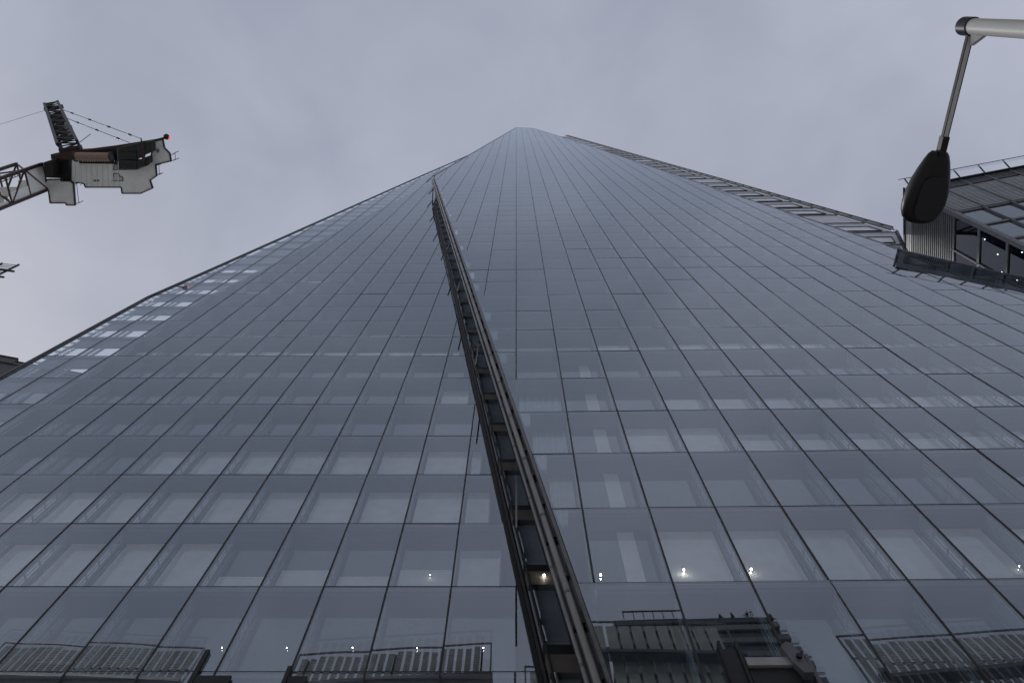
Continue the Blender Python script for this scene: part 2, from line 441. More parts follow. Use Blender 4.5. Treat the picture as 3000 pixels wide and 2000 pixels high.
# tubes along the near wall
for dx, d, r in ((-.27, .12, .088), (-.46, .20, .050)):
    m_ = MB(); m_.tube(ER(T0, dx, d), ER(121.5, dx, d), r, n=14); tb = m_.build('edge_tube', M['tube'], tower)
    for k in range(30):
        t = 9.2 + k * L + (1.2 if dx < -.4 else 0)
        if t > 120: break
        m_ = MB(); m_.tube(ER(t - .05, dx, d), ER(t + .05, dx, d), r * 1.14, n=14); m_.build('tube_collar', M['frame'], tb)
m_ = MB(); strip(m_, ER, -.11, -.03, .09, .16, T0, 121.8); m_.build('glass_edge_frame', M['frame'], tower)
m_ = MB(); strip(m_, ER, -.02, .0, .04, .55, T0, 121.8); m_.build('glass_edge_return', M['dark'], tower)
m_ = MB(); m_.prism([ER(T0, .1, .05), ER(T0, .1, 5), ER(121, .1, 5), ER(121, .1, .05)], (-.06, 0, 0)); m_.build('slot_side_wall', M['core'], tower)
# dark bracket teeth and ladder rungs
for k in range(60):
    t = 8.0 + k * L / 2
    if t > 120: break
    if t < 75:
        m_ = MB(); m_.prism([ER(t, -.20, .06), ER(t + .55, -.11, .06), ER(t, -.11, .06)], (0, .2, 0)); m_.build('edge_bracket', M['black'], tower)
    if k % 2 == 0 or t > 85:
        m_ = MB(); m_.bar(ER(t, -.50, .26), ER(t, -.02, .25), .08 if t < 85 else .05, .10); m_.build('slot_rung', M['dark'], tower)
for k in range(60):
    t = 86 + k * .9
    if t > 120: break
    m_ = MB(); m_.bar(ER(t, -.55, .3), ER(t, -.1, .1), .05, .05); m_.build('ladder_rung', M['dark'], tower)
# recessed wall at the back of the slot: spandrels and dark panes floor by floor
for j in range(-5, 24):
    t = 20.56 + L * j
    def sp(ta, tb, d0, d1, name, mt):
        xa, xb = lr(ta) * W, lr(tb) * W
        MB().prism([(xa + .24, d0, ta), (xa + 2.6, d0, ta), (xb + 2.6, d0, tb), (xb + .24, d0, tb)], (0, d1 - d0, 0)).build(name, M[mt], tower, FL)
    sp(t + .54, t + L - .62, -.50, -.46, 'slot_pane', 'glass')
    sp(t + .45, t + L - .5, -.28, -.2, 'slot_pane_back', 'slotback')
    sp(t - .62, t + .05, -.48, -.20, 'slot_spandrel', 'spandrel')
    sp(t + .06, t + .53, -.40, -.19, 'slot_spandrel', 'dark')
for j in range(-2, 22):
    t = 20.56 + L * j + .3
    m_ = MB(); m_.box(lr(t) * W + .05, lr(t) * W + .5, .12, .35, t - .12, t + .1); m_.build('slot_clamp', M['rust'], tower, FL)
m_ = MB(); m_.prism([EL(T0, .28, -.5), EL(T0, .28, 3.6), EL(109, .28, 3.6), EL(109, .28, -.5)], (.05, 0, 0)); m_.build('slot_side_wall', M['dark'], tower)
# small bracket where the left frame stops, cap at the kink
m_ = MB(); m_.bar(EL(109.4, -.05, -.02), ER(108.5, -.6, .3), .12, .12); m_.build('slot_head_brace', M['black'], tower)

# frame along the outer edges of the glass walls
def edge_line(FM, pts, wx, d0, d1, name, mt, out=-1):
    for (ta, xa), (tb, xb) in zip(pts, pts[1:]):
        m_ = MB(); m_.prism([(xa * W, d0, ta), (xa * W + out * wx, d0, ta), (xa * W + out * wx, d1, ta), (xa * W, d1, ta)], ((xb - xa) * W, 0, tb - ta))
        m_.build(name, M[mt], tower, FM)
edge_line(FL, LL, .20, -.06, .12, 'left_edge_frame', 'frame')
edge_line(FL, LL, .06, -.10, -.06, 'left_edge_rail', 'dark')
edge_line(FR, [(122, -6.54), (313.2, 0)], .22, -.05, .25, 'spire_edge_frame', 'frame')
edge_line(FR, RR, .16, -.03, .3, 'right_edge_frame', 'frame', 1)

# open glass wing on the left: two bays with nothing but frames behind
for j in range(-3, 40):
    t0 = 20.56 + L * j; t1 = t0 + L
    if t1 > 190: break
    x0, x1 = lerp(LL, t0) * W, lerp(LL, t1) * W
    big = t0 < 68
    m_ = MB(); s = (x1 - x0) / L
    def q(xo, t, d): return (x0 + s * (t - t0) + xo, d, t)
    # upper panel
    a = t0 + 1.95 if t0 < 68 else t0 + .05
    m_.prism([q(.40, a, .14), q(4.1, a, .14), q(4.1, t1, .14), q(.40, t1, .14)], (0, .06, 0)); m_.build('wing_panel', M['lwing'], tower, FL)
    m_ = MB(); m_.box(q(.1, t1, 0)[0], q(4.1, t1, 0)[0], .06, .13, t1 - .2, t1 - .03); m_.build('wing_shelf', M['slab'], tower, FL)
    if big:
        for xo, wd in ((.30, .20), (.70, .20), (1.95, .22), (2.35, .22), (3.75, .5)):
            m_ = MB(); m_.prism([q(xo, t0, .14), q(xo + wd, t0, .14), q(xo + wd, t1 if xo < .5 else a, .14), q(xo, t1 if xo < .5 else a, .14)], (0, .05, 0)); m_.build('wing_post', M['fin'], tower, FL)
        for k in range(4):
            z = t0 + .35 + k * .85
            m_ = MB(); m_.prism([q(0, z, .12), q(.34, z, .12), q(.34, z + .08, .12), q(0, z + .08, .12)], (0, .06, 0)); m_.build('wing_strut', M['fin'], tower, FL)

# narrow wing that runs up beyond the right edge
FW = frame(11.316 + .62, R_(.75))
def wo(t): return lerp([(61.2, 16.0), (70.5, 17.95), (260.9, 8.1)], t)
def wi(t): return lerp(RR, t * .985) - .6
ts = [61.2, 64.5, 70.6]
while ts[-1] < 255: ts.append(ts[-1] + 5.4 * (1 if ts[-1] < 190 else 1.6))
for k, (ta, tb) in enumerate(zip(ts, ts[1:])):
    tb2 = tb - .05
    m_ = MB(); P = [(wi(ta) * W, .1, ta), (wo(ta) * W - .3, .1, ta), (wo(tb2) * W - .3, .1, tb2), (wi(tb2) * W, .1, tb2)]
    m_.prism(P, (0, .12, 0)).build('right_wing_panel', M['wing'], tower, FW)
    # window of the bay
    rn = random.Random(k); f0, f1 = .18, .62
    def pt(u, v, d):
        x = (wi(ta + (tb - ta) * v) * (1 - u) + (wo(ta + (tb - ta) * v)) * u) * W; return (x, d, ta + (tb - ta) * v)
    u0, u1 = .36, .86
    if tb < 190 and k % 7 != 3:
        m_ = MB(); m_.prism([pt(u0, f0, .06), pt(u1, f0, .06), pt(u1, f1, .06), pt(u0, f1, .06)], (0, .03, 0)); wn = m_.build('wing_window', M['wingwin'], tower, FW)
        for (ua, va, ub, vb) in ((u0, f0, u1, f0), (u0, f1, u1, f1), (u0, f0, u0, f1), (u1, f0, u1, f1)):
            m_ = MB(); m_.bar(pt(ua, va, .04), pt(ub, vb, .04), .08, .08, (0, 1, 0)); m_.build('window_frame', M['dark'], wn, FW)
    m_ = MB(); m_.bar(pt(.0, 0, .02), pt(.97, 0, .02), .06, .08, (0, 1, 0)); m_.build('wing_joint', M['dark'], tower, FW)
def wp(t, dx, d): return FW @ Vector((wo(t) * W + dx, d, t))
for dx, d, r, mt in ((.0, -.05, .07, 'frame'), (.42, -.1, .09, 'black'), (-.3, -.02, .06, 'frame')):
    m_ = MB(); m_.tube(wp(71.5 if dx < .3 else 72.5, dx, d), wp(259, dx, d), r, n=8); m_.build('wing_rail', M[mt], tower)
for k in range(64):
    t = 74 + 2.9 * k
    if t > 256: break
    m_ = MB(); m_.bar(wp(t, -.1, -.05), wp(t, .42, -.1), .10, .10); m_.build('rail_bracket', M['black'], tower)
m_ = MB(); m_.bar(wp(61.2, -.1, 0), wp(71, -.05, 0), .22, .2); m_.build('wing_end_frame', M['black'], tower)

# dark ledge frames at the foot of the glass
def foot(FM, name, x0, x1, d0, d1, t0, t1, mt): return MB().box(x0, x1, d0, d1, t0, t1).build(name, M[mt], tower, FM)
foot(FR, 'portal_post', 4.30, 4.36, -.14, -.02, 8, 14.42, 'black'); foot(FR, 'portal_post', 4.66, 4.72, -.14, -.02, 8, 14.42, 'black')
foot(FR, 'portal_panel', 4.37, 4.66, -.10, -.04, 8, 14.2, 'dark')
foot(FR, 'portal_lintel', 4.75, 5.70, -.16, -.06, 13.62, 13.86, 'louvre_lt'); foot(FR, 'portal_panel', 4.75, 5.7, -.1, -.04, 8, 13.6, 'dark')
m_ = MB(); m_.prism([FR @ Vector(p) for p in ((5.95, -.04, 8.5), (6.20, -.04, 8.5), (6.08, -.04, 14.0), (6.02, -.04, 14.0))], FR.to_3x3() @ Vector((0, -.08, 0))); m_.build('portal_post', M['louvre'], tower)
# hinged steel foot of the mullion
m_ = MB(); m_.prism([FR @ Vector(p) for p in ((5.55, -.06, 14.1), (5.70, -.06, 14.25), (5.80, -.06, 14.2), (5.92, -.06, 13.8), (5.98, -.06, 13.3), (5.78, -.06, 13.3), (5.66, -.06, 13.6))], FR.to_3x3() @ Vector((0, -.18, 0)))
hn = m_.build('mullion_foot', M['louvre'], tower)
m_ = MB(); m_.tube(FR @ Vector((5.82, -.3, 13.75)), FR @ Vector((5.82, -.05, 13.75)), .06, n=12); m_.build('pivot_pin', M['black'], hn)
foot(FL, 'portal_post', -8.12, -8.0, -.10, -.02, 10, 17.6, 'dark'); foot(FL, 'portal_panel', -7.98, -7.1, -.1, -.04, 10, 16.62, 'dark')
foot(FL, 'portal_panel', -5.66, -5.2, -.1, -.04, 10, 16.60, 'black'); foot(FL, 'mullion_foot', -5.78, -5.68, -.12, -.02, 10, 16.95, 'dark')

# ------------------------------------------------------------------ neighbouring building on the right
bc = Vector((33.37, 14.78)); ux = Vector((.981, -.194)); uy = Vector((.194, .981))
nb = thing('office_building', 'dark glazed office block with louvred rooftop screen behind the street lamp', 'building', (bc.x + 8, bc.y + 8, 0))
def B(s, r, z): p = bc + ux * s + uy * r; return Vector((p.x, p.y, z))
def bbox(name, s0, s1, r0, r1, z0, z1, mt):
    m_ = MB(); m_.prism([B(s0, r0, z0), B(s1, r0, z0), B(s1, r1, z0), B(s0, r1, z0)], (0, 0, z1 - z0)); return m_.build(name, M[mt], nb)
DEP, WID = 26, 24
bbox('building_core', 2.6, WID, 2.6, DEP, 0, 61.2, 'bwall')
# floors, posts
for k in range(17):
    z = 61.4 - 3.6 * k
    if z < 2: break
    bbox('floor_slab', .35, WID, .35, DEP, z - .38, z - .02, 'louvre')
    bbox('floor_edge', -.03, .30, -.03, DEP, z - .30, z, 'louvre')
    bbox('floor_edge', .32, WID, -.03, .28, z - .30, z, 'louvre')
for k in range(5):
    z1 = 61.1 - 3.6 * k; z0 = z1 - 3.3 + .02
    for q in range(9):
        r = .04 + q * 2.9
        if r > DEP - 3: break
        bbox('glass_panel', .06, .10, r + .06, r + 2.84, z0, z1, 'bglass')
        bbox('mullion', -.08, .14, r - .05, r + .05, z0 - .3, z1 + .3, 'louvre')
    for q in range(10):
        s = .12 + q * 2.05
        bbox('glass_panel', s + .05, s + 2.0, .06, .10, z0, z1, 'glass')
        bbox('mullion', s - .04, s + .04, -.10, .14, z0 - .3, z1 + .3, 'louvre')
# dimly visible beams inside and two lamps
for q in range(5):
    m_ = MB(); m_.bar(B(.6, 1.5 + 2.9 * q, 61), B(2.5, 3.0 + 2.9 * q, 52), .12, .2); m_.build('inner_brace', M['louvre'], nb)
for px, py, s in ((2885, 701, .3), (2923, 745, .3), (2994, 739, .3), (2935, 797, .3)):
    d = ray(px, py); o2 = Vector((CAM.x, CAM.y)) - bc; d2 = Vector((d.x, d.y)); t = (s - o2.dot(ux)) / d2.dot(ux)
    p = CAM + d * t; m_ = MB(); m_.ball(p, .045, 8, 6); m_.build('lamp_spot', M['lampon'], nb)
# louvred screen round the roof: slats one by one
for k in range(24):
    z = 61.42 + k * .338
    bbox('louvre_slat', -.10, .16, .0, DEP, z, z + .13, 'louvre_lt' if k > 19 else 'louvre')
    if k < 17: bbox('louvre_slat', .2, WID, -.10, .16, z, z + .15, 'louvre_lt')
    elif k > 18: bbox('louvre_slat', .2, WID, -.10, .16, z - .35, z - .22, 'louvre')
for q in range(10):
    bbox('screen_post', .18, .30, .2 + q * 2.9, .32 + q * 2.9, 61.4, 69.4, 'louvre'); bbox('screen_post', .12 + q * 2.05, .24 + q * 2.05, -.16, .30, 61.4, 69.1, 'louvre')
m_ = MB(); m_.bar(B(.25, 0, 62), B(.25, 6, 69), .12, .12); m_.build('screen_brace', M['louvre'], nb)
m_ = MB(); m_.bar(B(.25, 8, 62), B(.25, 3, 69), .12, .12); m_.build('screen_brace', M['louvre'], nb)
bbox('corner_post', -.12, .22, -.12, .22, 45, 69.0, 'louvre'); bbox('plant_room', 5, WID, 4, DEP, 61.4, 67.5, 'louvre')
bbox('roof_rim', -.14, WID, -.30, -.12, 68.9, 69.05, 'dark'); bbox('roof_rim', -.2, -.1, -.2, DEP, 69.2, 69.45, 'dark')
for q in range(11):
    s = .3 + q * 2.05
    m_ = MB(); m_.bar(B(s, -.2, 69.0), B(s - .1, -.75, 70.0), .08, .1); m_.build('parapet_bracket', M['dark'], nb)
    bbox('parapet_glass', s + .05, s + 1.95, -.78, -.75, 69.25, 70.05, 'wing_glass')
m_ = MB(); m_.bar(B(-.3, -.78, 70.08), B(WID, -.78, 70.08), .05, .05); m_.build('parapet_rail', M['frame'], nb)

# ------------------------------------------------------------------ building at the left edge
lb = thing('office_building', 'grey clad block with pale windows peeping out behind the tower at the left border', 'building', (-62, 46, 0))
def lbox(name, x0, x1, y0, y1, z0, z1, mt, par=None):
    m_ = MB(); c, s = math.cos(R_(12)), math.sin(R_(12))
    def q(x, y): return (-57 + (x * c - y * s), 37.6 + (x * s + y * c), z0)
    m_.prism([q(x0, y0), q(x1, y0), q(x1, y1), q(x0, y1)], (0, 0, z1 - z0)); return m_.build(name, M[mt], par or lb)
lbox('wall', -22, 14, .3, 22, 0, 83.8, 'lwall'); lbox('roof_edge', -22.2, -.05, .1, 22.2, 83.8, 84.9, 'lwall'); lbox('roof_edge', -.02, 14.2, .15, 22.2, 83.8, 84.3, 'lwall')
lbox('coping', -22.3, 0, .0, .4, 84.9, 85.05, 'black'); lbox('coping', .02, 14.2, .05, .4, 84.3, 84.42, 'black')
for k in range(6):
    for q in range(14):
        x = -14 + q * 1.75; z = 79.5 - 5.2 * k
        w = lbox('window', x, x + 1.35, .12, .27, z - 3.2, z, 'lwin')
        for (a, b, c, d) in ((x - .09, x, z - 3.3, z + .1), (x + 1.35, x + 1.44, z - 3.3, z + .1)):
            lbox('frame', a, b, .05, .3, c, d, 'black', w)
        lbox('head', x, x + 1.35, .05, .3, z, z + .14, 'black', w)

# ------------------------------------------------------------------ slatted roof overhang reaching in from the left
cp = thing('roof_canopy', 'small steel roof overhang with slats reaching in at the left border below the crane', 'canopy', (-44, 18, 0))
ZC = 60
def pc(x, y, dz=0): return atz(x, y, ZC + dz)
for a, b in (((56, 775), (-90, 848)), ((7, 771), (-110, 832))):
    m_ = MB(); m_.bar(pc(*a), pc(*b), .15, .12); m_.build('rafter', M['frame'], cp)
for k in range(6):
    f = k / 5.5; p = Vector((50, 777)).lerp(Vector((12, 800)), f)
    m_ = MB(); m_.bar(pc(p.x, p.y, .25), pc(p.x - 95, p.y - 10, .25), .05, .05); m_.build('slat', M['wing'], cp)
for p in ((42, 795), (12, 812)):
    m_ = MB(); m_.bar(pc(p[0], p[1], -.3), pc(p[0] - 130, p[1] - 16, -.3), .12, .12); m_.build('beam', M['black'], cp)
q0 = pc(-110, 815); m_ = MB(); m_.bar((q0.x, q0.y, 0), (q0.x, q0.y, 60), .6, .6); m_.build('post', M['frame'], cp)

# ------------------------------------------------------------------ tower crane
cr = thing('tower_crane', 'luffing tower crane with dark lattice jib, grey machinery deck and red beacon', 'crane', (-59, 19.6, 0))
ZK = 99.0
def zk(x, y, z=ZK): return atz(x / 3.92, 250 + y / 3.92, z)
def plate(name, pts, z, th, mt):
    m_ = MB(); m_.prism([zk(x, y, z) for x, y in pts], (0, 0, th)); return m_.build(name, M[mt], cr)
deck = [(820, 850), (920, 850), (920, 890), (1350, 895), (1355, 965), (1580, 962), (1715, 905), (1745, 780), (1780, 640), (1870, 620), (1890, 720), (1950, 780), (1965, 870), (1790, 910), (1800, 1040), (1725, 1090), (1755, 1180), (1620, 1240), (1405, 1240), (1395, 1170), (985, 1170), (970, 1130), (900, 1115), (820, 1130)]
dk = plate('machinery_deck', deck, ZK, .18, 'paint')
def trim(loop, z, mt, name, w=.10, h=.3, parent=None):
    for a, b in zip(loop, loop[1:] + loop[:1]):
        m_ = MB(); m_.bar(zk(*a, z), zk(*b, z), w, h); m_.build(name, M[mt], parent or cr)
trim(deck, ZK + .05, 'black', 'deck_edge', .12, .3, dk)
cab = [(545, 1080), (700, 1080), (710, 1098), (815, 1098), (845, 1130), (865, 1375), (770, 1375), (755, 1350), (580, 1350), (560, 1205), (500, 1150)]
cb = plate('cab_platform', cab, ZK - .2, .3, 'paint'); trim(cab, ZK - .15, 'black', 'platform_edge', .12, .3, cb)
plate('cab', [(600, 1120), (760, 1120), (770, 1330), (610, 1330)], ZK + .2, 2.2, 'paint')
plate('turntable', [(580, 795), (700, 770), (930, 740), (1230, 722), (1340, 700), (1350, 885), (920, 880), (800, 848), (812, 1095), (705, 1095), (690, 1068), (520, 1060), (500, 890), (590, 860)], ZK + .3, .7, 'black')
plate('slewing_beam', [(590, 800), (930, 745), (940, 830), (600, 880)], ZK - .1, .4, 'rust')
plate('counterjib_beam', [(925, 745), (1350, 690), (1880, 605), (1880, 625), (1350, 722), (930, 770)], ZK + .1, .4, 'rust')
plate('counterjib_beam', [(920, 862), (1350, 866), (1350, 888), (920, 886)], ZK - .3, .25, 'rust')
# openings in the deck that show sky: imitated by pale framed plates
for pts in ([(1310, 1015), (1365, 1015), (1375, 1050), (1408, 1052), (1410, 1098), (1288, 1098)], [(1320, 905), (1355, 905), (1355, 970), (1302, 970)], [(1800, 735), (1828, 745), (1815, 768), (1800, 765)], [(1078, 1090), (1135, 1090), (1135, 1100), (1078, 1100)]):
    h_ = plate('sky_gap_plate', pts, ZK - .05, .04, 'wing'); trim(pts, ZK - .06, 'black', 'gap_edge', .06, .06, h_)
for pts in ([(1355, 725), (1580, 672), (1590, 755), (1360, 765)], [(1355, 768), (1565, 762), (1570, 850), (1357, 852)], [(1362, 855), (1565, 868), (1572, 958), (1360, 958)], [(1568, 690), (1625, 660), (1625, 830), (1580, 850)], [(1660, 655), (1740, 640), (1742, 770), (1668, 800)], [(1575, 866), (1630, 845), (1635, 930), (1578, 956)], [(1660, 830), (1705, 822), (1710, 902), (1655, 925)]):
    plate('counterweight', pts, ZK - 1.2, 1.15, 'cweight')
plate('counterweight_strap', [(1622, 655), (1652, 655), (1665, 840), (1655, 935), (1632, 935)], ZK - 1.3, .08, 'rust')
m_ = MB(); m_.tube(zk(870, 818, ZK - .5), zk(1275, 822, ZK - .5), .52, n=18); dr = m_.build('winch_drum', M['drum'], cr)
for x in (868, 1278):
    m_ = MB(); m_.tube(zk(x - 8, 820, ZK - .5), zk(x + 8, 820, ZK - .5), .62, n=18); m_.build('drum_flange', M['black'], dr)
for k in range(9):
    x = 860 + k * 62
    m_ = MB(); m_.bar(zk(x, 905, ZK - .06), zk(x + 4, 1150, ZK - .06), .07, .1); m_.build('deck_rib', M['paint'], dk)
for k in range(14):
    m_ = MB(); m_.box(0, .08, 0, .08, 0, .08); p_ = zk(945 + k * 28, 868, ZK - .4); m_.build('bolt', M['paint'], cr, Matrix.Translation(p_))
# railings
def rail(pts, z):
    for a, b in zip(pts, pts[1:]):
        for h in (.55, 1.1):
            m_ = MB(); m_.bar(zk(*a, z + h), zk(*b, z + h), .05, .05); m_.build('railing', M['black'], cr)
    for a in pts:
        m_ = MB(); m_.bar(zk(*a, z), zk(*a, z) + Vector((0, 0, 1.1)), .06, .06); m_.build('railing_post', M['black'], cr)
rail([(845, 1130), (880, 1130), (905, 1350), (865, 1365)], ZK); rail([(1965, 800), (2010, 775), (2015, 855), (1970, 870)], ZK); rail([(1795, 920), (1825, 915), (1830, 1025), (1805, 1030)], ZK)
rail([(800, 850), (825, 850), (845, 1060), (815, 1065)], ZK)
# mast: lattice square tower
def lattice(name_ch, name_br, P0, P1, hx, hy, n, rc, rb, mtc, mtb, taper=1.0):
    """four chords with zigzag bracing between two ends; hx, hy are half-width vectors"""
    P0, P1 = Vector(P0), Vector(P1); cs = [(-1, -1), (1, -1), (1, 1), (-1, 1)]
    def c(i, f):
        k = 1 + (taper - 1) * f; return P0.lerp(P1, f) + hx * (cs[i % 4][0] * k) + hy * (cs[i % 4][1] * k)
    for i in range(4):
        m_ = MB(); m_.bar(c(i, 0), c(i, 1), rc, rc, hx.normalized()); m_.build(name_ch, M[mtc], cr)
    for k in range(n):
        f0, f1 = k / n, (k + 1) / n
        for i in range(4):
            m_ = MB(); a, b = (i, i + 1) if (k + i) % 2 == 0 else (i + 1, i)
            m_.bar(c(a, f0), c(b, f1), rb, rb, hx.normalized()); m_.bar(c(i, f1), c(i + 1, f1), rb, rb, hx.normalized())
            m_.build(name_br, M[mtb], cr)
MC = Vector((-58.9, 19.65, 0))
lattice('mast_chord', 'mast_brace', MC, MC + Vector((0, 0, 99.0)), Vector((1.55, 0, 0)), Vector((0, 1.55, 0)), 26, .34, .16, 'rust', 'rust')
for k in range(26):
    z = 98.2 * k / 26
    if z < 50: continue
    m_ = MB(); m_.box(MC.x + .35, MC.x + .42, MC.y - 1.2, MC.y - 1.12, z, z + 3.8); m_.box(MC.x + .35, MC.x + .42, MC.y - .8, MC.y - .72, z, z + 3.8)
    for r in range(7): m_.box(MC.x + .35, MC.x + .41, MC.y - 1.12, MC.y - .8, z + r * .55, z + r * .55 + .05)
    m_.build('mast_ladder', M['black'], cr)
    m_ = MB(); m_.box(MC.x - 1.3, MC.x + 1.3, MC.y + .25, MC.y + 1.35, z + 3.6, z + 3.66); m_.build('mast_landing', M['paint'], cr)
plate('mast_collar', [(500, 885), (600, 860), (600, 1065), (520, 1060)], ZK - 1.5, 1.6, 'black')
for f0, f1, a, b in ((.962, 1.0, -.95, .95), (.925, .962, .2, .95), (.5, .925, .66, .95)):
    m_ = MB(); x = MC.x + 1.56
    m_.prism([(x, MC.y + 1.55 * a, 99 * f0), (x, MC.y + 1.55 * b, 99 * f0), (x, MC.y + 1.55 * b, 99 * f1), (x, MC.y + 1.55 * a, 99 * f1)], (-.06, 0, 0)); m_.build('mast_panel', M['paint'], cr)
# jib
J0 = (zk(700, 770, ZK + .8) + zk(935, 730, ZK + .8)) / 2
jw = (zk(935, 730, ZK + .8) - zk(700, 770, ZK + .8)) / 2
dT = 138.0
J1 = CAM + ray(617 / 3.92, 250 + 262 / 3.92) * dT
axis = (J1 - J0).normalized(); jn = axis.cross(jw).normalized()
lattice('jib_chord', 'jib_brace', J0, J1, jw * .95, jn * 1.0, 15, .36, .15, 'black', 'black', .80)
m_ = MB(); m_.bar(J0 - jw, J0 + jw, .9, .7); m_.build('jib_foot', M['black'], cr)
mid = J0.lerp(J1, .45); m_ = MB(); m_.bar(mid - jw, mid + jw, .7, .3); m_.build('jib_cross_beam', M['rust'], cr)
for f in (.12, .28): 
    md = J0.lerp(J1, f); m_ = MB(); m_.prism([md + jw * .3 - jn, md + jw * 1.0 - jn, md + jw * 1.0 - jn + axis * 4.2, md + jw * .5 - jn + axis * 3.4], jn * .3); m_.build('jib_gusset', M['black'], cr)
m_ = MB(); m_.bar(J1 - jw, J1 + jw, .6, .6); jh = m_.build('jib_head', M['black'], cr)
m_ = MB(); m_.tube(J1 - jw * .6 - jn * .3, J1 - jw * .3 - jn * .3, .55, n=14); m_.build('head_sheave', M['black'], jh)
def rope(a, b, r, name='pendant_rope', knots=0):
    m_ = MB(); m_.tube(a, b, r, n=6); o = m_.build(name, M['black'], cr)
    for k in range(knots):
        p = a.lerp(b, (k + .6) / (knots + .1)); d = (b - a).normalized() * .3
        m_ = MB(); m_.tube(p - d, p + d, r * 2.6, n=6); m_.build('rope_coupling', M['black'], o)
rope(CAM + ray(182, 321) * (dT - 1), zk(1620, 615, ZK + 1.2), .05, knots=4); rope(CAM + ray(196, 347) * (dT - 6), zk(1485, 660, ZK + 1.2), .05, knots=3)
m_ = MB(); m_.bar(zk(1625, 640, ZK), zk(1620, 612, ZK + 1.2), .15, .15); m_.build('pendant_bracket', M['black'], cr)
rope(CAM + ray(134, 323) * dT, CAM + ray(-120, 402) * (dT + 4), .022, 'hoist_rope')
rope(zk(915, 655, ZK + 1.5), zk(1040, 560, ZK + 2.5), .04, 'antenna')
# beacon
bp_ = zk(1912, 592, ZK + .4); m_ = MB(); m_.bar(zk(1780, 625, ZK + .3), bp_, .1, .1); m_.build('beacon_arm', M['black'], cr)
m_ = MB(); m_.ball(bp_, .36); bcn = m_.build('beacon_housing', M['black'], cr)
m_ = MB(); m_.ball(bp_ + Vector((.28, .08, .02)), .17); m_.build('beacon_glass', M['red'], bcn)

# ------------------------------------------------------------------ street lamp
ZL = 8.0
lp = thing('street_lamp', 'pale tubular street lamp with a black drop shaped head hanging over the street', 'lamp', (3.33, .16, 0))
K = atz(2843, 78, ZL); pb = Vector((K.x, K.y, 0))
m_ = MB(); m_.tube(pb, K, .072, .057, 24); m_.build('pole', M['pole'], lp)
m_ = MB(); m_.tube(pb, pb + Vector((0, 0, .9)), .11, .10, 20); m_.build('base_sleeve', M['pole'], lp)
m_ = MB(); m_.tube(K - Vector((0, 0, .04)), K + Vector((0, 0, .09)), .067, .067, 20); m_.build('pole_collar', M['head'], lp)
m_ = MB(); m_.ball(K + Vector((0, 0, .09)), .062, 16, 10); m_.build('pole_cap', M['pole'], lp)
A1 = atz(2768, 400, ZL - .02); A2 = atz(2757, 445, ZL - .02)
m_ = MB(); m_.bar(K + Vector((0, 0, -.02)), A1, .034, .03); m_.build('arm', M['pole'], lp)
m_ = MB(); m_.prism([K + Vector((-.02, .01, -.05)), K + Vector((.0, .13, -.05)), K + Vector((.03, .05, -.16))], (.03, 0, 0)); m_.build('gusset', M['pole'], lp)
for s in (-1, 1):
    m_ = MB(); n_ = (A1 - K).cross(Vector((0, 0, 1))).normalized() * .0195 * s
    m_.bar(K + n_ + Vector((0, .05, -.02)), A1 + n_, .006, .034); m_.build('arm_edge', M['head'], lp)
m_ = MB(); m_.bar(A1, A2 + (A2 - A1) * .3, .052, .06); m_.build('arm_socket', M['head'], lp)
# head: a lofted drop lying along the arm
ax = (atz(2690, 655, ZL) - A2); Lh = ax.length; ax = ax.normalized(); sd = ax.cross(Vector((0, 0, 1))).normalized()
prof = [(0, .055, .045), (.04, .075, .06), (.12, .095, .075), (.25, .118, .10), (.40, .142, .115), (.55, .155, .12), (.70, .160, .115), (.82, .152, .10), (.92, .130, .075), (.975, .095, .05), (1.0, .05, .025)]
m_ = MB(); nseg = 28
for f, wd, ht in prof:
    c = A2 + ax * (Lh * f) + Vector((0, 0, .02))
    for i in range(nseg):
        t = 2 * math.pi * i / nseg; ct, st = math.cos(t), math.sin(t)
        ex = math.copysign(abs(ct) ** .75, ct); ez = math.copysign(abs(st) ** .75, st)
        m_.v.append(tuple(c + sd * (wd * 1.06 * ex) + Vector((0, 0, ht * .7 * ez))))
for k in range(len(prof) - 1):
    for i in range(nseg):
        j = (i + 1) % nseg; m_.f.append((k * nseg + i, k * nseg + j, (k + 1) * nseg + j, (k + 1) * nseg + i))
m_.f.append(tuple(range(nseg))); m_.f.append(tuple((len(prof) - 1) * nseg + i for i in reversed(range(nseg)))); m_.sm = True
hd = m_.build('lamp_head', M['head'], lp)
m_ = MB(); loop = []
for i in range(24):
    t = 2 * math.pi * i / 24; ct, st = math.cos(t), math.sin(t)
    loop.append(A2 + ax * (Lh * (.62 + .30 * math.copysign(abs(ct) ** .6, ct))) + sd * (.105 * math.copysign(abs(st) ** .6, st)) + Vector((0, 0, -.078)))
m_.prism(loop, (0, 0, .03)); m_.build('lamp_lens', M['lens'], hd)

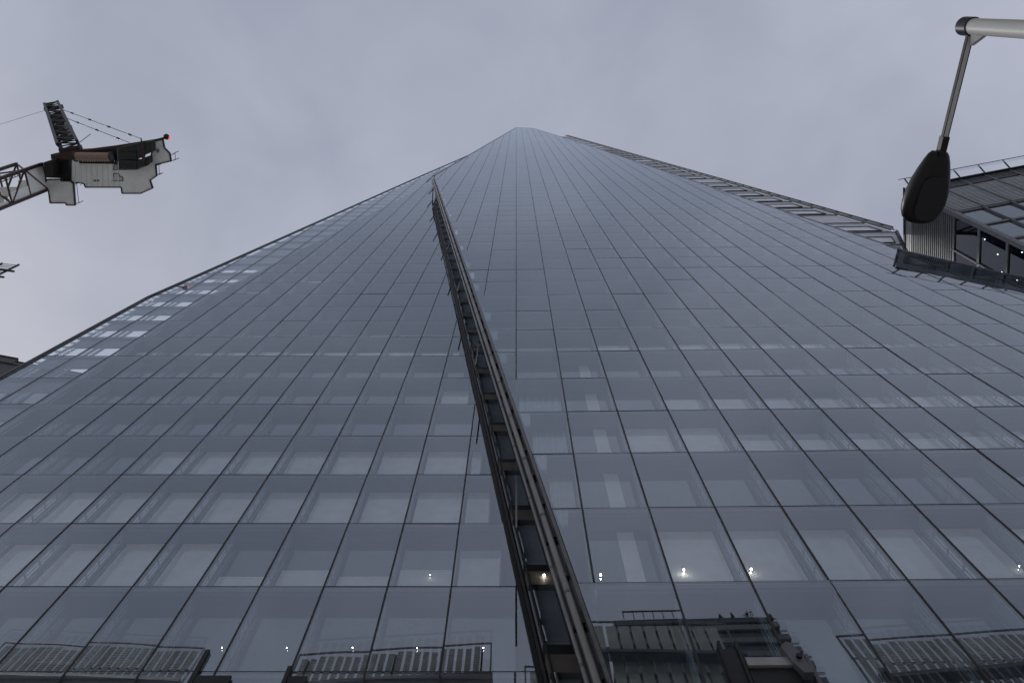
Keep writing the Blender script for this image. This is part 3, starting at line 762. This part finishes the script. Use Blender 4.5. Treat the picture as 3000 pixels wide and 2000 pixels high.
# ------------------------------------------------------------------ the street behind the viewer, seen mirrored in the lower panes
YB = -22.0
ob = thing('office_building', 'long stone office block across the street below the mirrored roof screens', 'building', (0, -30, 0))
MB().box(-70, 60, -40, YB - 1.5, 0, 60).build('wall', M['stone'], ob)
MB().box(-71, 61, -40.5, YB - 1.2, 60.05, 60.9).build('cornice', M['stone'], ob)
for k in range(15):
    for q in range(26):
        if k < 9: continue
        MB().box(-68 + q * 5, -65.4 + q * 5, YB - 1.48, YB - 1.40, 3 + k * 3.8, 5.2 + k * 3.8).build('window', M['concdark'], ob)
def screen(x0, z0, x1, z1, base, label, mt, slat, gap, opaque):
    s = thing('roof_screen', label, 'roof screen', ((x0 + x1) / 2, YB, 60.9), 'slatted roof screens')
    def top(x): return z0 + (z1 - z0) * (x - x0) / (x1 - x0)
    def q(x, z, d=0): return (x, YB + d, z)
    for a, b in (((x0, top(x0)), (x1, top(x1))), ((x0, base), (x0, top(x0))), ((x1, base), (x1, top(x1)))):
        m_ = MB(); m_.bar(q(*a), q(*b), .16, .16, (0, 1, 0)); m_.build('frame', M['louvre'], s)
    x = x0 + .5
    while x + slat < x1 - .3:
        zt = top(x) - .8
        m_ = MB()
        if opaque: m_.prism([q(x, base), q(x + slat, base), q(x + slat, zt), q(x, zt)], (0, -.15, 0))
        else:
            z = base
            while z < zt:
                m_.prism([q(x, z), q(x + slat, z), q(x + slat, z + .30), q(x, z + .30)], (0, -.10, 0)); z += .40
        m_.build('slat_panel', M[mt], s); x += slat + gap
    for zz in ((top(x0) + top(x1)) / 2 - 4.2,):
        m_ = MB(); m_.bar(q(x0, zz, -.3), q(x1, zz, -.3), .12, .12, (0, 1, 0)); m_.build('cross_rail', M['louvre'], s)
    m_ = MB(); zb = (top(x0) + top(x1)) / 2 - 7.0
    m_.bar(q(x0 + 1, zb + (top(x0) - (top(x0) + top(x1)) / 2), .5), q(x1 + .3, zb + (top(x1) - (top(x0) + top(x1)) / 2), .5), .5, 1.1, (0, 1, 0)); m_.build('beam', M['louvre'], s)
    for x in (x0 + 1, (x0 + x1) / 2, x1 - 1):
        m_ = MB(); m_.bar(q(x, 60.95, -.6), q(x, top(x) - .3, -.6), .2, .2, (0, 1, 0)); m_.build('support_post', M['dark'], s)
screen(-56.8, 79.5, -34, 77.8, 61.0, 'slatted roof screen mirrored at the lower left corner of the tower', 'scr', .62, .30, False)
screen(-23.3, 77.2, -2.6, 79.2, 61.0, 'slatted roof screen mirrored left of the dark slot, low in the glass', 'scr', .62, .30, False)
screen(1.0, 75.0, 20.5, 73.6, 61.0, 'greenish roof screen of solid panels mirrored right of the dark slot', 'scrgreen', 1.0, .30, True)
screen(30.4, 70.2, 51, 71.9, 61.0, 'slatted roof screen mirrored at the lower right corner of the tower', 'scr', .62, .30, False)

# stepped tower farther back
st = thing('stepped_tower', 'dark stepped concrete tower with banded floors and roof plants, mirrored right of the slot', 'building', (28, -55, 0))
YT = -45.0
steps = [(12, 41.8, 115.6, 108.6), (12, 41.2, 108.5, 101.8), (12, 40.4, 101.7, 0)]
def tw(name, x0, x1, y0, y1, z0, z1, mt): return MB().box(x0, x1, y0, y1, z0, z1).build(name, M[mt], st)
tw('wall', 14, 36, -66, YT - .6, 0, 112.6, 'conc')
tw('parapet', 13.4, 38.4, -66.5, YT - .2, 112.62, 114.0, 'concdark')
for k in range(9):
    z = 110.2 - 3.6 * k; e = 38.6 + .55 * k
    tw('floor_band', 13.6, e, -66, YT, z, z + 1.35, 'conc'); tw('glazing_band', 13.8, e - .3, -66, YT - .35, z - 2.25, z, 'concdark')
    for q in (1.0, 1.5):
        m_ = MB(); m_.bar((e - 1.6, YT, z + 1.35 + q * .6), (e + .05, YT, z + 1.35 + q * .6), .07, .07); m_.build('balcony_rail', M['black'], st)
m_ = MB(); m_.bar((15, YT, 116.0), (25, YT, 116.0), .18, .18); m_.build('roof_rail', M['black'], st)
for q in range(7): tw('rail_post', 15 + q * 1.6, 15.12 + q * 1.6, YT - .1, YT, 114, 116, 'black')
# roof plants: separate shrubs on the parapet
for (x, h, w, lab) in ((31.0, 1.7, .5, 'small pointed shrub on the stepped tower roof, leftmost of three'), (33.0, 2.2, .4, 'slim pointed shrub on the stepped tower roof, middle of three'), (35.6, 2.0, 1.1, 'round bushy shrub on the stepped tower roof, rightmost of three')):
    sh = thing('roof_shrub', lab, 'shrub', (x, YT - .6, 114.0), 'shrubs on the roof')
    m_ = MB(); m_.tube((x, YT - .6, 114), (x, YT - .6, 114 + h * .6), .07, .04, 6); m_.build('stem', M['rust'], sh)
    rn = random.Random(int(x * 10)); m_ = MB()
    for k in range(160):
        f = rn.random(); rr = w * (math.sin(math.pi * min(1, f + .15)) if w > .8 else (1 - f)) * rn.random() ** .5; an = rn.random() * 6.28
        c = Vector((x + rr * math.cos(an), YT - .6 + rr * math.sin(an), 114.3 + f * (h - .3)))
        a = Vector((rn.gauss(0, 1), rn.gauss(0, 1), rn.gauss(0, 1))).normalized() * .13; b = a.cross(Vector((rn.gauss(0, 1), rn.gauss(0, 1), 1))).normalized() * .09
        i0 = len(m_.v); m_.v += [tuple(c - a), tuple(c + b), tuple(c + a), tuple(c - b)]; m_.f.append((i0, i0 + 1, i0 + 2, i0 + 3))
    m_.build('foliage', M['leaf'], sh)
